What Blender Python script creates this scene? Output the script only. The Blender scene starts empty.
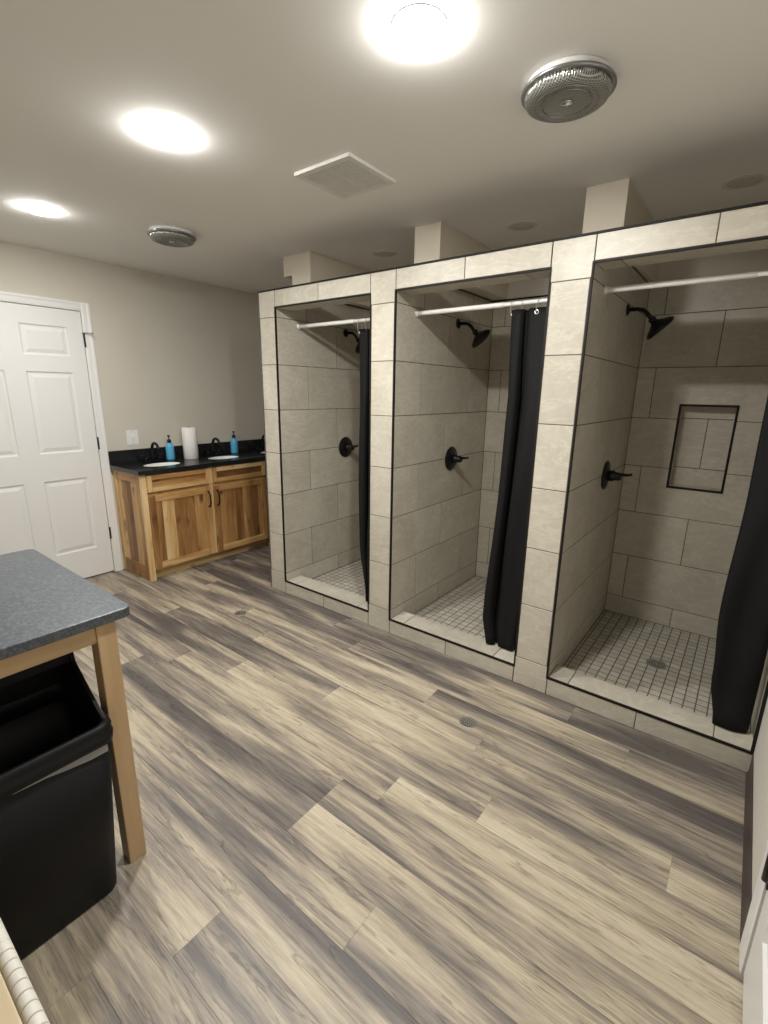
import bpy, bmesh, math, random
from mathutils import Vector, Matrix
random.seed(7)
C = bpy.context.scene.collection
PI = math.pi

# ------------------------------------------------------------------ measures
D_LEFT = -1.286          # door / vanity wall
W = 3.030                # wall beside the camera
Y_FRONT = -3.05          # wall behind the camera
Y_REAR = 1.215           # wall behind the showers
H = 2.43
OPEN = [(0.166, 0.985), (1.163, 2.000), (2.181, W)]
PILLARS = [(0.0, 0.166), (0.985, 1.163), (2.000, 2.181)]
Z_TOP, Z_HEAD, Z_CURB, Z_SF = 2.158, 2.043, 0.099, 0.027
WALL_T = 0.155           # thickness of header and curb
Y_SB = 1.203             # tiled back of the showers
PITCH = 0.305
ZJ = [0.157 + PITCH * k for k in range(7)]

# ------------------------------------------------------------------ materials
def new_mat(name):
    m = bpy.data.materials.new(name); m.use_nodes = True
    nt = m.node_tree; b = nt.nodes['Principled BSDF']
    return m, nt, b

def nd(nt, typ, **kw):
    n = nt.nodes.new(typ)
    for k, v in kw.items():
        if k in n.inputs.keys(): n.inputs[k].default_value = v
        else: setattr(n, k, v)
    return n

def ramp(nt, stops, interp='LINEAR'):
    r = nt.nodes.new('ShaderNodeValToRGB'); cr = r.color_ramp; cr.interpolation = interp
    while len(cr.elements) < len(stops): cr.elements.new(0.5)
    for e, (p, c) in zip(cr.elements, stops):
        e.position = p; e.color = (c[0], c[1], c[2], 1)
    return r

def mixc(nt, fac, a, b, blend='MIX'):
    m = nt.nodes.new('ShaderNodeMix'); m.data_type = 'RGBA'; m.blend_type = blend
    for s, v in ((m.inputs[0], fac), (m.inputs[6], a), (m.inputs[7], b)):
        if hasattr(v, 'is_linked'): nt.links.new(v, s)
        elif isinstance(v, (int, float)): s.default_value = v
        else: s.default_value = (v[0], v[1], v[2], 1)
    return m.outputs[2]

def mathn(nt, op, a, b=0.0):
    m = nt.nodes.new('ShaderNodeMath'); m.operation = op
    for s, v in ((m.inputs[0], a), (m.inputs[1], b)):
        if hasattr(v, 'is_linked'): nt.links.new(v, s)
        else: s.default_value = v
    return m.outputs[0]

def plain(name, col, rough=0.5, metal=0.0, spec=0.5, noise=0.0, scale=40, bump=0.0, bscale=200):
    m, nt, b = new_mat(name)
    b.inputs['Base Color'].default_value = (*col, 1)
    b.inputs['Roughness'].default_value = rough
    b.inputs['Metallic'].default_value = metal
    b.inputs['Specular IOR Level'].default_value = spec
    tc = nd(nt, 'ShaderNodeTexCoord')
    if noise:
        n = nd(nt, 'ShaderNodeTexNoise', Scale=scale, Detail=4.0)
        nt.links.new(tc.outputs['Object'], n.inputs['Vector'])
        r = ramp(nt, [(0.3, [c * (1 - noise) for c in col]), (0.7, [min(1, c * (1 + noise)) for c in col])])
        nt.links.new(n.outputs['Fac'], r.inputs[0]); nt.links.new(r.outputs[0], b.inputs['Base Color'])
    if bump:
        n = nd(nt, 'ShaderNodeTexNoise', Scale=bscale, Detail=3.0)
        nt.links.new(tc.outputs['Object'], n.inputs['Vector'])
        bp = nd(nt, 'ShaderNodeBump', Strength=bump, Distance=0.002)
        nt.links.new(n.outputs['Fac'], bp.inputs['Height']); nt.links.new(bp.outputs[0], b.inputs['Normal'])
    return m

def emit(name, col, s):
    m, nt, b = new_mat(name)
    b.inputs['Base Color'].default_value = (*col, 1)
    b.inputs['Emission Color'].default_value = (*col, 1); b.inputs['Emission Strength'].default_value = s
    return m

def rnd_vec(nt, coord='Object', k=17.0):
    """object coordinates shifted by the tile's own random number, so no two tiles share their veins"""
    tc = nd(nt, 'ShaderNodeTexCoord'); at = nd(nt, 'ShaderNodeAttribute', attribute_name='rnd')
    sc = nt.nodes.new('ShaderNodeVectorMath'); sc.operation = 'MULTIPLY_ADD'
    nt.links.new(at.outputs['Color'], sc.inputs[0]); sc.inputs[1].default_value = (k, k, k)
    nt.links.new(tc.outputs[coord], sc.inputs[2])
    sep = nd(nt, 'ShaderNodeSeparateColor'); nt.links.new(at.outputs['Color'], sep.inputs[0])
    return sc.outputs[0], sep.outputs[0], sep.outputs[1]

def mapped(nt, vec, scale, rot=(0, 0, 0)):
    mp = nd(nt, 'ShaderNodeMapping'); mp.inputs['Scale'].default_value = scale; mp.inputs['Rotation'].default_value = rot
    nt.links.new(vec, mp.inputs['Vector']); return mp.outputs[0]

def tile_mat(name, lo, hi, rough=0.42):
    m, nt, b = new_mat(name)
    vec, r1, r2 = rnd_vec(nt)
    n1 = nd(nt, 'ShaderNodeTexNoise', Scale=3.2, Detail=6.0, Roughness=0.6, Distortion=0.8)
    nt.links.new(mapped(nt, vec, (1, 1, 1), (0.5, 0.7, 0.3)), n1.inputs['Vector'])
    r = ramp(nt, [(0.28, lo), (0.72, hi)]); nt.links.new(n1.outputs['Fac'], r.inputs[0])
    n2 = nd(nt, 'ShaderNodeTexNoise', Scale=4.0, Detail=8.0, Roughness=0.65, Distortion=1.6)
    nt.links.new(mapped(nt, vec, (0.7, 0.7, 2.2), (0.4, 0.6, 0.2)), n2.inputs['Vector'])
    v = mathn(nt, 'ABSOLUTE', mathn(nt, 'SUBTRACT', n2.outputs['Fac'], 0.5))
    vr = ramp(nt, [(0.0, (1, 1, 1)), (0.035, (0, 0, 0))]); nt.links.new(v, vr.inputs[0])
    vein = mixc(nt, mathn(nt, 'MULTIPLY', vr.outputs[0], 0.35), r.outputs[0], [min(1, c * 1.22) for c in hi])
    n3 = nd(nt, 'ShaderNodeTexNoise', Scale=30.0, Detail=5.0, Roughness=0.7)
    nt.links.new(mapped(nt, vec, (1, 1, 1)), n3.inputs['Vector'])
    sr = ramp(nt, [(0.3, (0.93,) * 3), (0.7, (1.05,) * 3)]); nt.links.new(n3.outputs['Fac'], sr.inputs[0])
    c = mixc(nt, 1.0, vein, sr.outputs[0], 'MULTIPLY')
    tr = ramp(nt, [(0.0, (0.93,) * 3), (1.0, (1.04,) * 3)]); nt.links.new(r1, tr.inputs[0])
    nt.links.new(mixc(nt, 1.0, c, tr.outputs[0], 'MULTIPLY'), b.inputs['Base Color'])
    b.inputs['Roughness'].default_value = rough
    bp = nd(nt, 'ShaderNodeBump', Strength=0.12, Distance=0.002)
    nt.links.new(n2.outputs['Fac'], bp.inputs['Height']); nt.links.new(bp.outputs[0], b.inputs['Normal'])
    return m

def plank_mat():
    m, nt, b = new_mat('vinyl_plank')
    vec, r1, r2 = rnd_vec(nt, k=23.0)
    # broad soft bands running along the plank
    n1 = nd(nt, 'ShaderNodeTexNoise', Scale=1.0, Detail=2.0, Roughness=0.45, Distortion=0.6)
    nt.links.new(mapped(nt, vec, (1.0, 9.0, 1.0)), n1.inputs['Vector'])
    # finer streaks
    n2 = nd(nt, 'ShaderNodeTexNoise', Scale=1.0, Detail=6.0, Roughness=0.68, Distortion=0.35)
    nt.links.new(mapped(nt, vec, (2.4, 44.0, 1.0)), n2.inputs['Vector'])
    n3 = nd(nt, 'ShaderNodeTexNoise', Scale=1.0, Detail=4.0, Roughness=0.7)
    nt.links.new(mapped(nt, vec, (14.0, 200.0, 1.0)), n3.inputs['Vector'])
    s = mathn(nt, 'ADD', mathn(nt, 'MULTIPLY', n1.outputs['Fac'], 0.60), mathn(nt, 'MULTIPLY', n2.outputs['Fac'], 0.40))
    s = mathn(nt, 'ADD', s, mathn(nt, 'MULTIPLY', mathn(nt, 'SUBTRACT', r2, 0.5), 0.10))
    r = ramp(nt, [(0.36, (0.105, 0.092, 0.085)), (0.425, (0.165, 0.143, 0.125)), (0.485, (0.265, 0.226, 0.182)),
                  (0.535, (0.375, 0.318, 0.24)), (0.60, (0.475, 0.41, 0.30)), (0.69, (0.55, 0.485, 0.375))])
    nt.links.new(s, r.inputs[0])
    gr = ramp(nt, [(0.32, (0.80,) * 3), (0.6, (1.05,) * 3)]); nt.links.new(n3.outputs['Fac'], gr.inputs[0])
    # thin dark grain lines, wandering along the plank
    n4 = nd(nt, 'ShaderNodeTexNoise', Scale=1.0, Detail=4.0, Roughness=0.55, Distortion=1.0)
    nt.links.new(mapped(nt, vec, (1.5, 22.0, 1.0)), n4.inputs['Vector'])
    v = mathn(nt, 'ABSOLUTE', mathn(nt, 'SUBTRACT', n4.outputs['Fac'], 0.46))
    lr = ramp(nt, [(0.0, (0.52, 0.50, 0.48)), (0.022, (1, 1, 1))]); nt.links.new(v, lr.inputs[0])
    c = mixc(nt, 1.0, r.outputs[0], gr.outputs[0], 'MULTIPLY')
    nt.links.new(mixc(nt, 0.85, c, lr.outputs[0], 'MULTIPLY'), b.inputs['Base Color'])
    b.inputs['Roughness'].default_value = 0.42
    b.inputs['Specular IOR Level'].default_value = 0.4
    bp = nd(nt, 'ShaderNodeBump', Strength=0.10, Distance=0.001)
    nt.links.new(n3.outputs['Fac'], bp.inputs['Height']); nt.links.new(bp.outputs[0], b.inputs['Normal'])
    return m

def wood_mat(name, stretch, stops, knots=0.0, rough=0.45, vary=0.5, contrast=1.0):
    """stretch: scale per axis, small along the grain"""
    m, nt, b = new_mat(name)
    vec, r1, r2 = rnd_vec(nt, k=9.0)
    n1 = nd(nt, 'ShaderNodeTexNoise', Scale=1.0, Detail=4.0, Roughness=0.55, Distortion=0.7)
    nt.links.new(mapped(nt, vec, stretch), n1.inputs['Vector'])
    n2 = nd(nt, 'ShaderNodeTexNoise', Scale=1.0, Detail=4.0, Roughness=0.7)
    nt.links.new(mapped(nt, vec, [k * 7 for k in stretch]), n2.inputs['Vector'])
    s = mathn(nt, 'ADD', mathn(nt, 'MULTIPLY', n1.outputs['Fac'], 0.62 * contrast), mathn(nt, 'MULTIPLY', n2.outputs['Fac'], 0.2))
    s = mathn(nt, 'ADD', s, mathn(nt, 'MULTIPLY', r1, vary))
    s = mathn(nt, 'SUBTRACT', s, vary * 0.5 - 0.09 + 0.31 * (contrast - 1))
    r = ramp(nt, stops); nt.links.new(s, r.inputs[0])
    c = r.outputs[0]
    if knots:
        vo = nd(nt, 'ShaderNodeTexVoronoi', Scale=1.0); vo.inputs['Randomness'].default_value = 1.0
        tcn = nd(nt, 'ShaderNodeTexNoise', Scale=14.0, Detail=2.0)
        nt.links.new(vec, tcn.inputs['Vector'])
        ad = nt.nodes.new('ShaderNodeVectorMath'); ad.operation = 'MULTIPLY_ADD'
        nt.links.new(tcn.outputs['Color'], ad.inputs[0]); ad.inputs[1].default_value = (0.05,) * 3; nt.links.new(vec, ad.inputs[2])
        nt.links.new(mapped(nt, ad.outputs[0], (6.5, 6.5, 4.0)), vo.inputs['Vector'])
        kr = ramp(nt, [(0.09, (0.95, 0.95, 0.95)), (0.25, (0, 0, 0))]); nt.links.new(vo.outputs['Distance'], kr.inputs[0])
        c = mixc(nt, mathn(nt, 'MULTIPLY', kr.outputs[0], knots), c, (0.07, 0.03, 0.012))
    nt.links.new(c, b.inputs['Base Color'])
    b.inputs['Roughness'].default_value = rough
    return m

def stone_mat(name, base, spk, rough, amount=0.5, scale=260, bump=0.0):
    m, nt, b = new_mat(name)
    tc = nd(nt, 'ShaderNodeTexCoord')
    n = nd(nt, 'ShaderNodeTexNoise', Scale=scale, Detail=3.0, Roughness=0.7)
    nt.links.new(tc.outputs['Object'], n.inputs['Vector'])
    r = ramp(nt, [(0.45, base), (0.75, [a + (c - a) * amount for a, c in zip(base, spk)])])
    nt.links.new(n.outputs['Fac'], r.inputs[0]); nt.links.new(r.outputs[0], b.inputs['Base Color'])
    b.inputs['Roughness'].default_value = rough
    if bump:
        n2 = nd(nt, 'ShaderNodeTexNoise', Scale=scale * 0.45, Detail=2.0)
        nt.links.new(tc.outputs['Object'], n2.inputs['Vector'])
        bp = nd(nt, 'ShaderNodeBump', Strength=bump, Distance=0.002)
        nt.links.new(n2.outputs['Fac'], bp.inputs['Height']); nt.links.new(bp.outputs[0], b.inputs['Normal'])
    return m

M = {}
LENS = 240.0
M['wall'] = plain('greige_paint', (0.60, 0.562, 0.485), 0.85, noise=0.015, scale=3, bump=0.08, bscale=160)
M['ceiling'] = plain('ceiling_paint', (0.88, 0.865, 0.825), 0.9, noise=0.012, scale=2, bump=0.06, bscale=120)
M['white'] = plain('white_trim_paint', (0.78, 0.775, 0.76), 0.38)
M['plank'] = plank_mat()
M['seam'] = plain('plank_seam', (0.12, 0.10, 0.085), 0.8)
M['tile'] = tile_mat('stone_look_tile', (0.43, 0.395, 0.322), (0.555, 0.518, 0.435))
M['mosaic'] = tile_mat('mosaic_tile', (0.36, 0.335, 0.28), (0.53, 0.495, 0.42), 0.5)
M['grout'] = plain('dark_grout', (0.085, 0.072, 0.058), 0.9, noise=0.1)
M['grout2'] = plain('mosaic_grout', (0.11, 0.095, 0.076), 0.9, noise=0.1)
M['edge'] = plain('black_edge_trim', (0.012, 0.010, 0.009), 0.55, spec=0.2)
M['base'] = plain('brown_vinyl_base', (0.058, 0.044, 0.038), 0.5, noise=0.05)
M['blackmetal'] = plain('matte_black_metal', (0.006, 0.006, 0.0065), 0.4, spec=0.3)
M['bronze'] = plain('dark_hinge_metal', (0.02, 0.019, 0.018), 0.35, metal=0.5)
M['rod'] = plain('white_rod_enamel', (0.80, 0.79, 0.76), 0.3)
M['curtain'] = plain('black_curtain_fabric', (0.0052, 0.0054, 0.006), 0.7, spec=0.22, bump=0.15, bscale=500)
M['nickel'] = plain('bright_grommet', (0.75, 0.75, 0.75), 0.25, metal=0.9)
M['chrome'] = plain('chrome', (0.50, 0.50, 0.50), 0.22, metal=1.0)
M['drain'] = plain('drain_metal', (0.42, 0.40, 0.36), 0.45, metal=0.8)
M['draindark'] = plain('drain_slot', (0.02, 0.018, 0.016), 0.7)
M['plastic'] = plain('black_bin_plastic', (0.005, 0.005, 0.0055), 0.5, spec=0.25, bump=0.1, bscale=300)
M['liner'] = plain('grey_bag_film', (0.27, 0.27, 0.265), 0.35)
M['granite'] = stone_mat('black_granite', (0.007, 0.008, 0.009), (0.06, 0.06, 0.065), 0.22, 0.6, 300)
M['laminate'] = stone_mat('charcoal_leathered_stone', (0.045, 0.053, 0.063), (0.17, 0.187, 0.21), 0.36, 0.7, 120, bump=0.4)
HICK = [(0.20, (0.13, 0.055, 0.018)), (0.38, (0.29, 0.135, 0.045)), (0.53, (0.46, 0.25, 0.09)), (0.66, (0.63, 0.41, 0.18)), (0.84, (0.74, 0.56, 0.31))]
M['hick_v'] = wood_mat('hickory_upright', (14, 14, 1.6), HICK, knots=0.85, vary=0.50)
M['hick_h'] = wood_mat('hickory_level', (14, 1.6, 14), HICK, knots=0.7, vary=0.50)
BIR = [(0.25, (0.38, 0.24, 0.12)), (0.5, (0.51, 0.345, 0.185)), (0.75, (0.62, 0.45, 0.26))]
M['birch_v'] = wood_mat('birch_upright', (18, 18, 1.3), BIR, vary=0.15)
M['birch_y'] = wood_mat('birch_along', (18, 1.3, 18), BIR, vary=0.15)
M['birch_x'] = wood_mat('birch_across', (1.3, 18, 18), BIR, vary=0.15)
M['porcelain'] = plain('white_porcelain', (0.82, 0.82, 0.80), 0.15)
M['blue'] = plain('blue_soap', (0.10, 0.42, 0.68), 0.3)
M['pump'] = plain('black_pump', (0.012, 0.012, 0.013), 0.4)
M['paper'] = plain('paper_towel', (0.83, 0.825, 0.80), 0.95, bump=0.3, bscale=180)
M['card'] = plain('cardboard_core', (0.30, 0.21, 0.13), 0.9)
M['switch'] = plain('white_switch_plastic', (0.80, 0.80, 0.78), 0.35)
M['offwhite'] = plain('white_vent_plastic', (0.76, 0.745, 0.71), 0.5)
M['ventgap'] = plain('vent_recess', (0.50, 0.485, 0.455), 0.8)
M['rib'] = plain('white_ribbed_vinyl', (0.66, 0.635, 0.57), 0.6)
M['can'] = plain('recessed_can_trim', (0.76, 0.745, 0.70), 0.7)
M['canlens'] = plain('unlit_lens', (0.62, 0.605, 0.57), 0.6)
M['lens'] = emit('lit_lens', (1.0, 0.985, 0.945), LENS)

def grille_mat():
    m, nt, b = new_mat('woven_metal_grille')
    tc = nd(nt, 'ShaderNodeTexCoord')
    outs = []
    for rot in (PI / 4, -PI / 4):
        w = nd(nt, 'ShaderNodeTexWave', Scale=46.0); w.wave_profile = 'SIN'
        nt.links.new(mapped(nt, tc.outputs['Object'], (1, 1, 0.001), (0, 0, rot)), w.inputs['Vector'])
        outs.append(w.outputs['Fac'])
    h = mathn(nt, 'MAXIMUM', outs[0], outs[1])
    r = ramp(nt, [(0.40, (0.13, 0.13, 0.125)), (0.85, (0.50, 0.49, 0.47))]); nt.links.new(h, r.inputs[0])
    nt.links.new(r.outputs[0], b.inputs['Base Color'])
    b.inputs['Metallic'].default_value = 0.85; b.inputs['Roughness'].default_value = 0.3
    bp = nd(nt, 'ShaderNodeBump', Strength=0.6, Distance=0.004)
    nt.links.new(h, bp.inputs['Height']); nt.links.new(bp.outputs[0], b.inputs['Normal'])
    return m
M['grille'] = grille_mat()

# ------------------------------------------------------------------ mesh helpers
class B:
    def __init__(s):
        s.bm = bmesh.new(); s.lay = s.bm.loops.layers.float_color.new('rnd'); s.smooth = set()
    def paint(s, faces, c=None):
        c = c or (random.random(), random.random(), random.random(), 1)
        for f in faces:
            for l in f.loops: l[s.lay] = c
    def box(s, x0, x1, y0, y1, z0, z1, bev=0.0, rnd=None):
        x0, x1 = sorted((x0, x1)); y0, y1 = sorted((y0, y1)); z0, z1 = sorted((z0, z1))
        v = [s.bm.verts.new(p) for p in ((x0, y0, z0), (x1, y0, z0), (x1, y1, z0), (x0, y1, z0), (x0, y0, z1), (x1, y0, z1), (x1, y1, z1), (x0, y1, z1))]
        fs = [s.bm.faces.new([v[i] for i in q]) for q in ((3, 2, 1, 0), (4, 5, 6, 7), (0, 1, 5, 4), (1, 2, 6, 5), (2, 3, 7, 6), (3, 0, 4, 7))]
        s.paint(fs, rnd)
        if bev:
            es = list({e for f in fs for e in f.edges})
            r = bmesh.ops.bevel(s.bm, geom=es, offset=bev, segments=2, profile=0.7, affect='EDGES')
            s.paint(r['faces'], fs[0].loops[0][s.lay][:] if fs[0].is_valid else None)
        return s
    def tile(s, axis, sign, plane, a0, a1, b0, b1, t=0.007, inset=0.0012, gap=0.002, rnd=None):
        """one tile standing `t` proud ending at `plane`; a,b the two other axes in xyz order"""
        a0 += gap; a1 -= gap; b0 += gap; b1 -= gap
        if a1 - a0 < 0.004 or b1 - b0 < 0.004: return s
        def P(n, a, b):
            p = [a, b]; p.insert(axis, n); return p
        back, mid = plane - sign * t, plane - sign * inset
        rings = [[(a0, b0), (a1, b0), (a1, b1), (a0, b1)]] * 2 + [[(a0 + inset, b0 + inset), (a1 - inset, b0 + inset), (a1 - inset, b1 - inset), (a0 + inset, b1 - inset)]]
        vs = [[s.bm.verts.new(P(n, a, b)) for a, b in r] for n, r in zip((back, mid, plane), rings)]
        fs = [s.bm.faces.new(vs[2]), s.bm.faces.new(vs[0][::-1])]
        for k in range(2):
            for i in range(4):
                j = (i + 1) % 4
                fs.append(s.bm.faces.new([vs[k][i], vs[k][j], vs[k + 1][j], vs[k + 1][i]]))
        s.paint(fs, rnd); return s
    def loft(s, rings, cap0=True, cap1=True, smooth=True, closed=True):
        vs = [[s.bm.verts.new(p) for p in r] for r in rings]; fs = []
        n = len(vs[0])
        for k in range(len(vs) - 1):
            for i in range(n if closed else n - 1):
                j = (i + 1) % n
                fs.append(s.bm.faces.new([vs[k][i], vs[k][j], vs[k + 1][j], vs[k + 1][i]]))
        if smooth:
            for f in fs: f.smooth = True
        if cap0: fs.append(s.bm.faces.new(vs[0][::-1]))
        if cap1: fs.append(s.bm.faces.new(vs[-1]))
        s.paint(fs); return s
    def lathe(s, prof, mat=None, seg=40, cap0=True, cap1=True):
        mat = mat or Matrix.Identity(4)
        rings = [[mat @ Vector((r * math.cos(2 * PI * i / seg), r * math.sin(2 * PI * i / seg), z)) for i in range(seg)] for r, z in prof]
        return s.loft(rings, cap0, cap1)
    def cyl(s, p0, p1, r0, r1=None, seg=24):
        p0, p1 = Vector(p0), Vector(p1); d = p1 - p0
        m = Matrix.Translation(p0) @ d.to_track_quat('Z', 'Y').to_matrix().to_4x4()
        r1 = r0 if r1 is None else r1; L = d.length; e = min(r0, r1, L) * 0.12
        return s.lathe([(r0 - e, 0), (r0, e), (r1, L - e), (r1 - e, L)], m, seg)
    def tube(s, pts, r, seg=14):
        pts = [Vector(p) for p in pts]; rs = r if isinstance(r, (list, tuple)) else [r] * len(pts)
        rings = []; prev = None
        for i, p in enumerate(pts):
            d = (pts[min(i + 1, len(pts) - 1)] - pts[max(i - 1, 0)]).normalized()
            if prev is None:
                u = d.orthogonal().normalized()
            else:
                u = (prev - d * prev.dot(d)).normalized()
            prev = u; w = d.cross(u)
            rings.append([p + (u * math.cos(2 * PI * k / seg) + w * math.sin(2 * PI * k / seg)) * rs[i] for k in range(seg)])
        return s.loft(rings)
    def prism(s, poly, axis, a0, a1, bev=0.0):
        def P(n, q):
            p = list(q); p.insert(axis, n); return p
        v0 = [s.bm.verts.new(P(a0, q)) for q in poly]; v1 = [s.bm.verts.new(P(a1, q)) for q in poly]; n = len(poly)
        fs = [s.bm.faces.new(v0[::-1]), s.bm.faces.new(v1)] + [s.bm.faces.new([v0[i], v0[(i + 1) % n], v1[(i + 1) % n], v1[i]]) for i in range(n)]
        s.paint(fs)
        if bev:
            es = list({e for f in fs for e in f.edges})
            r = bmesh.ops.bevel(s.bm, geom=es, offset=bev, segments=2, affect='EDGES'); s.paint(r['faces'])
        return s

def obj(name, b, mat, parent=None, kind=None, label=None):
    me = bpy.data.meshes.new(name)
    bmesh.ops.recalc_face_normals(b.bm, faces=b.bm.faces[:])
    b.bm.to_mesh(me); b.bm.free()
    mats = mat if isinstance(mat, (list, tuple)) else [mat]
    for m in mats: me.materials.append(m)
    o = bpy.data.objects.new(name, me); C.objects.link(o)
    if parent:
        o.parent = parent
        if 'org' in parent: o.matrix_parent_inverse = Matrix.Translation(-Vector(parent['org']))
    if kind: o['kind'] = kind
    if label: o['label'] = label
    return o

def struct(name, b, mat, parent=None, **kw):
    return obj(name, b, mat, parent, kind='structure' if parent is None else None, **kw)

def thing(name, label, cat, loc, group=None):
    o = bpy.data.objects.new(name, None); C.objects.link(o)
    o.location = loc; o.empty_display_size = 0.1
    o['label'] = label; o['category'] = cat
    if group: o['group'] = group
    return o

def part(name, b, mat, root, label=None):
    """mesh built in world coordinates, parented to a thing that stands at root.location"""
    o = obj(name, b, mat, None, label=label)
    top = root
    off = Vector((0, 0, 0))
    while top is not None:
        off += top.location; top = top.parent
    o.parent = root; o.location = (0, 0, 0)
    o.data.transform(Matrix.Translation(-off))
    return o

def dup(root, loc, label, group=None):
    r = root.copy(); C.objects.link(r); r.location = loc; r['label'] = label
    if group: r['group'] = group
    for ch in list(root.children):
        c = ch.copy(); C.objects.link(c); c.parent = r
        for g in list(ch.children):
            d = g.copy(); C.objects.link(d); d.parent = c
    return r

# ------------------------------------------------------------------ floor
PL_W, PL_L = 0.15, 1.525
JOINT = {}                    # one known end joint per plank row
for y0, x in ((-0.31, 1.085), (-0.46, 1.722), (-0.76, 1.305), (-1.06, 1.907), (-1.21, 1.735), (-1.36, 1.735),
              (-1.51, 2.14), (-1.81, 1.786), (-0.61, 0.55), (-0.91, 0.72), (-1.66, 0.9)):
    JOINT[round((y0 + 0.01) / 0.15)] = x
fb = B()
k = -21
while True:
    y0 = -0.012 + k * PL_W; y1 = y0 + PL_W
    if y0 > Y_REAR: break
    jx = JOINT.get(k, random.uniform(0, PL_L))
    x = jx - PL_L * 6
    while x < W + 0.05:
        xa, xb = max(x, D_LEFT - 0.05), min(x + PL_L, W + 0.06)
        ya, yb = max(y0, Y_FRONT - 0.02), min(y1, Y_REAR + 0.02)
        if xb - xa > 0.01 and yb - ya > 0.01:
            tone = random.random()
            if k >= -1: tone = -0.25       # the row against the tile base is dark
            elif k == -8 and abs(x + PL_L - 1.735) < 0.01: tone = -0.1
            elif k == -6 and xa > 1.5: tone = 0.8
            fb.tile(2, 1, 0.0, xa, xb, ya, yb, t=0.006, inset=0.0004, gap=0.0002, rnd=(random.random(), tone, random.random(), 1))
        x += PL_L
    k += 1
floor = struct('floor', fb, M['plank'])
sb = B().box(D_LEFT - 0.05, W + 0.06, Y_FRONT - 0.05, Y_REAR + 0.05, -0.08, -0.0058)
struct('subfloor', sb, M['seam'], floor)

# ------------------------------------------------------------------ walls, ceiling
struct('ceiling', B().box(D_LEFT - 0.05, W + 0.06, Y_FRONT - 0.05, Y_REAR + 0.05, H, H + 0.08), M['ceiling'])
struct('wall_left', B().box(D_LEFT - 0.1, D_LEFT, Y_FRONT - 0.05, Y_REAR + 0.05, 0, H), M['wall'])
struct('wall_back', B().box(D_LEFT, W, Y_REAR, Y_REAR + 0.05, 0, H), M['wall'])
struct('wall_front', B().box(D_LEFT, W, Y_FRONT - 0.05, Y_FRONT, 0, H), M['wall'])
struct('wall_right', B().box(W, W + 0.06, Y_FRONT - 0.05, Y_REAR + 0.05, 0, H), plain('pale_wall_paint', (0.62, 0.59, 0.53), 0.8, bump=0.08, bscale=160))

bb = B()
bb.prism([(W - 0.0005, 0.0), (W - 0.011, 0.0), (W - 0.008, 0.006), (W - 0.004, 0.016), (W - 0.0035, 0.098), (W - 0.0005, 0.1)], 1, -0.804, -0.003)
bo = struct('baseboard_right', bb, M['base'])
# prism with axis=1 takes (x, z) pairs

# ------------------------------------------------------------------ shower enclosure
def front_tiles(b):
    e = 0.0075
    for (x0, x1), lo, hi in zip(PILLARS, (True, False, False), (False,) * 3):
        a0 = x0 + (0.003 if lo else e); a1 = x1 - e
        zs = [0.0] + ZJ + [Z_TOP - 0.006]
        for i in range(len(zs) - 1):
            t0, t1 = a0, a1
            if zs[i] < Z_CURB - 0.02: t0, t1 = x0, x1      # base tile runs the full pillar
            if zs[i] > 1.95: t0, t1 = x0, x1
            b.tile(1, -1, 0.0, t0 + 0.001, t1 - 0.001, zs[i], zs[i + 1])
    for (x0, x1), xm in zip(OPEN, (0.570, 1.577, 2.597)):
        for a0, a1 in ((x0, xm), (xm, x1)):
            b.tile(1, -1, 0.0, a0, a1, Z_HEAD + 0.007, Z_TOP - 0.006)
            b.tile(1, -1, 0.0, a0, a1, 0.0, Z_CURB - 0.007)
        # curb top and header underside
        js = [x0 + 0.001, x0 + 0.1, x0 + 0.71, x1 - 0.001]
        for a0, a1 in zip(js, js[1:]):
            if a1 > a0:
                b.tile(2, 1, Z_CURB, a0, min(a1, x1 - 0.001), 0.009, WALL_T)
                b.tile(2, -1, Z_HEAD, a0, min(a1, x1 - 0.001), 0.009, WALL_T - 0.002)
        b.tile(1, 1, WALL_T, x0, x1, Z_SF, Z_CURB - 0.004)
        js = [x0, x0 + 0.4, x1]
        for a0, a1 in zip(js, js[1:]): b.tile(1, 1, WALL_T, a0, a1, Z_HEAD, Z_TOP - 0.004)

ROWS = [Z_SF] + ZJ + [Z_TOP + 0.004]
def row_joints(i, odd, even, end):
    js = odd if i in (1, 3, 5, 7) else even
    return [j for j in js if j < end - 0.01]

def side_tiles(b, sign, x):
    for i in range(len(ROWS) - 1):
        # beside the opening the tile runs full height on the jamb
        js = [0.009] + row_joints(i, [0.287, 0.895], [0.592, 1.2], Y_SB) + [Y_SB]
        for a0, a1 in zip(js, js[1:]):
            b.tile(0, sign, x, a0, a1, ROWS[i], ROWS[i + 1])

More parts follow.
